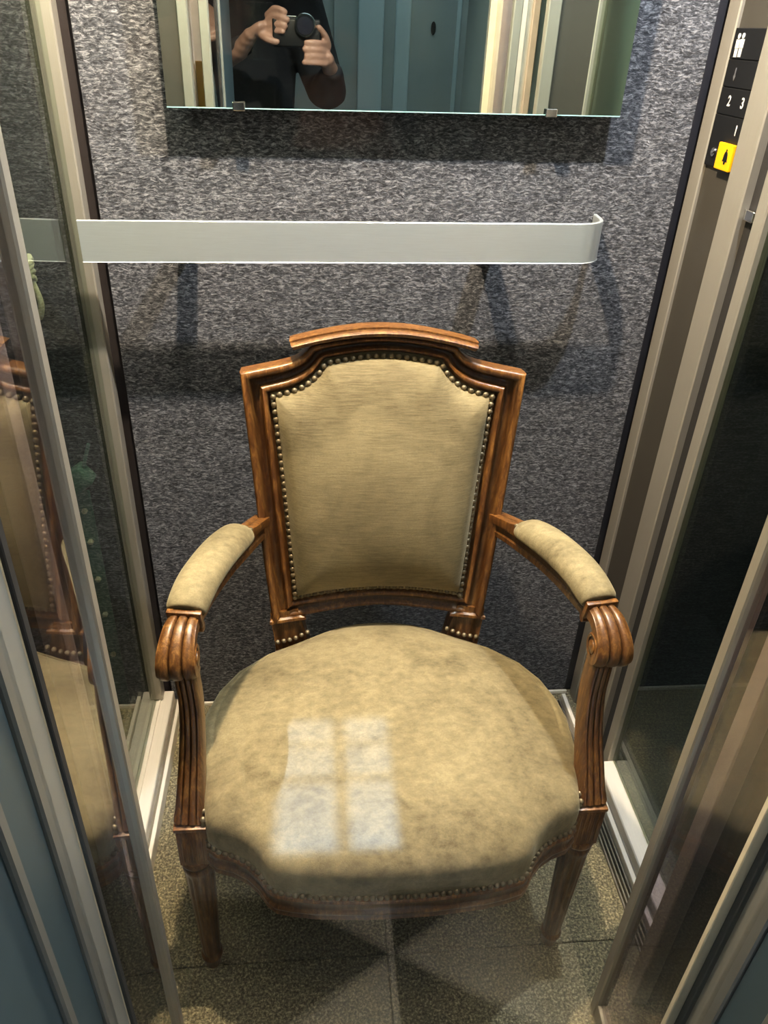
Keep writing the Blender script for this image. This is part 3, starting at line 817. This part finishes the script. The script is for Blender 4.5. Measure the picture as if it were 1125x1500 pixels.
body_v = [pel, (px, py, 1.08, (.125, .095)), (px, py-.01, 1.25, (.145, .10)), (px, py, 1.40, (.13, .09)), (px, py+.01, 1.47, (.065, .06)), (px, py+.03, 1.53, .048), (px+.005, py+.055, 1.60, (.062, .075)), (px+.01, py+.065, 1.67, (.070, .088)), (px+.01, py+.055, 1.73, (.05, .065)),
          (px-.10, py, .88, .085), (px-.10, py+.01, .48, .058), (px-.10, py-.01, .09, .040), (px-.10, py+.10, .035, .036),
          (px+.10, py, .88, .085), (px+.10, py+.01, .48, .058), (px+.10, py-.01, .09, .040), (px+.10, py+.10, .035, .036),
          (px-.16, py, 1.42, .060), (px-.215, py+.06, 1.15, .043), (-.20, -.10, 1.27, .030), (-.16, -.055, 1.315, .024),
          (px+.16, py, 1.42, .060), (px+.255, py+.09, 1.17, .043), (.075, -.115, 1.215, .030), (.060, -.062, 1.250, .024)]
body_e = [(0, 1), (1, 2), (2, 3), (3, 4), (4, 5), (5, 6), (6, 7), (7, 8), (0, 9), (9, 10), (10, 11), (11, 12), (0, 13), (13, 14), (14, 15), (15, 16), (3, 17), (17, 18), (18, 19), (19, 20), (3, 21), (21, 22), (22, 23), (23, 24)]
ch_ = []
# left hand over the top of the camera
ch_.append(chain([(-.170, -.060, 1.305, .020), (-.140, -.048, 1.330, (.030, .016)), (-.112, -.040, 1.345, (.028, .014))]))
for k, (ex, ez, L_) in enumerate([(-.052, 1.372, 0), (-.046, 1.355, 0), (-.052, 1.338, 0), (-.064, 1.322, 0)]):
    ch_.append(chain([(-.118, -.046+.002*k, 1.358-.012*k, .0095), (-.090, -.024, ez+.010-.002*k, .0092), (-.066, -.012, ez+.004, .0085), (ex, -.014, ez-.003, .0075)]))
ch_.append(chain([(-.135, -.042, 1.318, .0125), (-.112, -.018, 1.305, .011), (-.088, -.012, 1.300, .0095), (-.075, -.014, 1.302, .008)]))
# right hand supporting from below right
ch_.append(chain([(.064, -.066, 1.245, .021), (.054, -.050, 1.262, (.030, .018)), (.040, -.040, 1.280, (.028, .016))]))
for k in range(4):
    z0 = 1.302-.0165*k
    ch_.append(chain([(.052+.002*k, -.040, z0-.004, .0098), (.034, -.016, z0, .0095), (.012-.003*k, -.0085, z0+.001, .0088), (-.012-.006*(k % 2), -.010, z0+.0, .0078)]))
ch_.append(chain([(.062, -.052, 1.285, .0125), (.052, -.034, 1.318, .011), (.036, -.020, 1.336, .0095), (.026, -.014, 1.346, .008)]))
pr = empty('person', (px, py, 0), 'person in a dark coat holding a camera, reflected in the mirror', 'person')
tt = lambda v: (v[0], v[1], v[2], v[3] if isinstance(v[3], tuple) else (v[3], v[3]))
hb_ = skin_obj(ch_); b0 = capsules([(tt(body_v[i]), tt(body_v[j])) for i, j in body_e], .006); merge(hb_, b0)
b = remesh(hb_, .0042)
# face: nose, brow, eye sockets on the head by pushing vertices
hc_ = V(px+.01, py+.065, 1.655)
for v in b.verts:
    if v.co.z > 1.55 and v.co.y > hc_.y:
        d = v.co-hc_
        v.co.y += .022*math.exp(-(d.x/.011)**2-((d.z+.010)/.020)**2)
        for q in (-1, 1): v.co.y -= .010*math.exp(-((d.x-q*.028)/.014)**2-((d.z-.012)/.010)**2)
        v.co.y += .005*math.exp(-(d.x/.02)**2-((d.z+.050)/.006)**2) - .004*math.exp(-(d.x/.022)**2-((d.z+.042)/.003)**2)
bodyo = obj('body', b, M['skin'], pr, 180)
# clothes follow the body
coat_v = [(px, py, .80, (.185, .15)), (px, py, 1.08, (.165, .135)), (px, py-.01, 1.25, (.180, .14)), (px, py, 1.40, (.155, .12)), (px, py+.008, 1.475, (.085, .08)),
          (px-.165, py, 1.425, .085), (px-.225, py+.06, 1.15, .066), (-.190, -.100, 1.285, .036), 
          (px+.165, py, 1.425, .085), (px+.265, py+.09, 1.165, .066), (.072, -.100, 1.226, .036)]
tt = lambda v: (v[0], v[1], v[2], v[3] if isinstance(v[3], tuple) else (v[3], v[3]))
cobm = capsules([(tt(coat_v[i]), tt(coat_v[j])) for i, j in [(0, 1), (1, 2), (2, 3), (3, 4), (3, 5), (5, 6), (6, 7), (3, 8), (8, 9), (9, 10)]], .009)
obj('coat', cobm, M['coat'], pr, 180)
tr_v = [(px, py, .93, (.15, .115)), (px-.10, py, .86, .098), (px-.10, py+.01, .48, .075), (px-.10, py-.01, .10, .062), (px+.10, py, .86, .098), (px+.10, py+.01, .48, .075), (px+.10, py-.01, .10, .062)]
obj('trousers', capsules([(tt(tr_v[i]), tt(tr_v[j])) for i, j in [(0, 1), (1, 2), (2, 3), (0, 4), (4, 5), (5, 6)]], .009), M['denim'], pr, 180)
for s in (-1, 1):
    bm = bmesh.new(); t = bmesh.new(); bmesh.ops.create_uvsphere(t, u_segments=20, v_segments=12, radius=1)
    for v in t.verts: v.co = V(px+s*.10+v.co.x*.047, py+.045+v.co.y*.135, max(.001, .045+v.co.z*.05*(1.0 if v.co.y < 0 else .75)))
    merge(bm, t); obj('shoe', bm, M['black'], pr, 180)
bm = bmesh.new(); t = bmesh.new(); bmesh.ops.create_uvsphere(t, u_segments=28, v_segments=18, radius=1)
for v in t.verts: v.co = V(hc_.x+v.co.x*.083, hc_.y-.022+v.co.y*.095, hc_.z+.035+v.co.z*.085)
bmesh.ops.delete(t, geom=[v for v in t.verts if v.co.y > hc_.y+.03 and v.co.z < hc_.z+.06], context='VERTS'); merge(bm, t)
obj('hair', bm, M['hair'], pr, 180)

# compact camera in the hands
cm = empty('photo_camera', (-.03, -.03, 1.31), 'compact black camera with a silver lens ring held by the person', 'camera')
bm = bmesh.new(); box(bm, (-.098, -.046, 1.288), (.038, -.0165, 1.358), .006, 3); obj('camera_body', bm, M['black'], cm, 40)
bm = bmesh.new(); lathe(bm, [(.030, -.020), (.030, -.010), (.028, -.006), (.024, -.006), (.022, -.0085), (.022, -.02)], (-.006, 0, 1.343), 'y', 40); obj('lens_ring', bm, M['chrome'], cm, 40)
bm = bmesh.new(); lathe(bm, [(.0215, -.020), (.0215, -.010), (.012, -.0085), (.0005, -.008)], (-.006, 0, 1.343), 'y', 40); obj('lens', bm, M['lens'], cm, 60)
bm = bmesh.new(); box(bm, (-.06, -.038, 1.358), (-.03, -.024, 1.364), .001); obj('top_plate', bm, M['chrome'], cm)

# ------------------------------------------------------------------ lights
def lamp(name, typ, loc, energy, col, target=None, **kw):
    d = bpy.data.lights.new(name, typ); d.energy = energy; d.color = col
    for k, v in kw.items(): setattr(d, k, v)
    o = bpy.data.objects.new(name, d); COL.objects.link(o); o.location = loc
    if target is not None: o.rotation_euler = (Vector(target)-Vector(loc)).to_track_quat('-Z', 'Y').to_euler()
    return o
WARM = (1, .80, .55); COOL = (.86, .93, 1.0)
def spot(n, x, y, e, c): lamp(n, 'SPOT', (x, y, 2.13), e, c, (x*.7+.05, y+.02, 0), spot_size=math.radians(125), spot_blend=.6, shadow_soft_size=.018)
spot('downlight_warm', -.08, .895, 150, WARM)
spot('downlight_neutral', -.02, .975, 35, (1, .88, .70))
spot('downlight_cool', .50, .885, 78, COOL)
lamp('ceiling_fill', 'AREA', (.13, .85, 2.14), .6, (1, .92, .8), (.13, .85, 0), shape='RECTANGLE', size=.7, size_y=.6)  # soft ambient fill added under the ceiling, no fixture there
lamp('hall_light', 'AREA', (.3, -1.0, 2.4), 6, (.85, .97, 1.0), (.3, -1.55, 1.3), shape='RECTANGLE', size=1.2, size_y=1.0)
lamp('shaft_fill', 'POINT', (-.46, 1.0, 1.5), 5, (1, .95, .8), shadow_soft_size=.1)  # added to brighten the rope and bracket, no lamp hangs there
lamp('shaft_fill', 'POINT', (.98, .80, 2.3), 3, (.9, 1, .95), shadow_soft_size=.1)  # added fill for the right side of the shaft, unseen
sn = lamp('sun', 'SUN', (3, -.27, 3), 52, (.62, .82, 1.0), angle=.015)
el = math.radians(50)
sn.rotation_euler = Vector((-math.cos(el), 0, -math.sin(el))).to_track_quat('-Z', 'Y').to_euler()

w = bpy.data.worlds.new('world'); S.world = w; w.use_nodes = True
w.node_tree.nodes['Background'].inputs[0].default_value = (.55, .7, .9, 1); w.node_tree.nodes['Background'].inputs[1].default_value = .1

# ------------------------------------------------------------------ camera
f = 1126.0; W_, H_ = 1125.0, 1500.0
vz = V(481-562.5, 2531-750, f).normalized(); vy = V(450-562.5, 0, f); vy.y = -(vy.x*vz.x+vy.z*vz.z)/vz.y; vy.normalize()
Z = -vz; X = vy.cross(Z)
R = Matrix((X, vy, Z))                                 # world = R @ (right, down, forward)
right = R @ V(1, 0, 0); down = R @ V(0, 1, 0); fwd = R @ V(0, 0, 1)
cd = bpy.data.cameras.new('camera'); cam = bpy.data.objects.new('camera', cd); COL.objects.link(cam)
cam.matrix_world = Matrix(((right.x, -down.x, -fwd.x, 0), (right.y, -down.y, -fwd.y, 0), (right.z, -down.z, -fwd.z, 1.35), (0, 0, 0, 1)))
cd.sensor_fit = 'VERTICAL'; cd.sensor_height = 24; cd.lens = f/H_*24; cd.clip_start = .01
S.camera = cam
S.view_settings.view_transform = 'Standard'; S.view_settings.look = 'Medium High Contrast'; S.view_settings.exposure = -.1
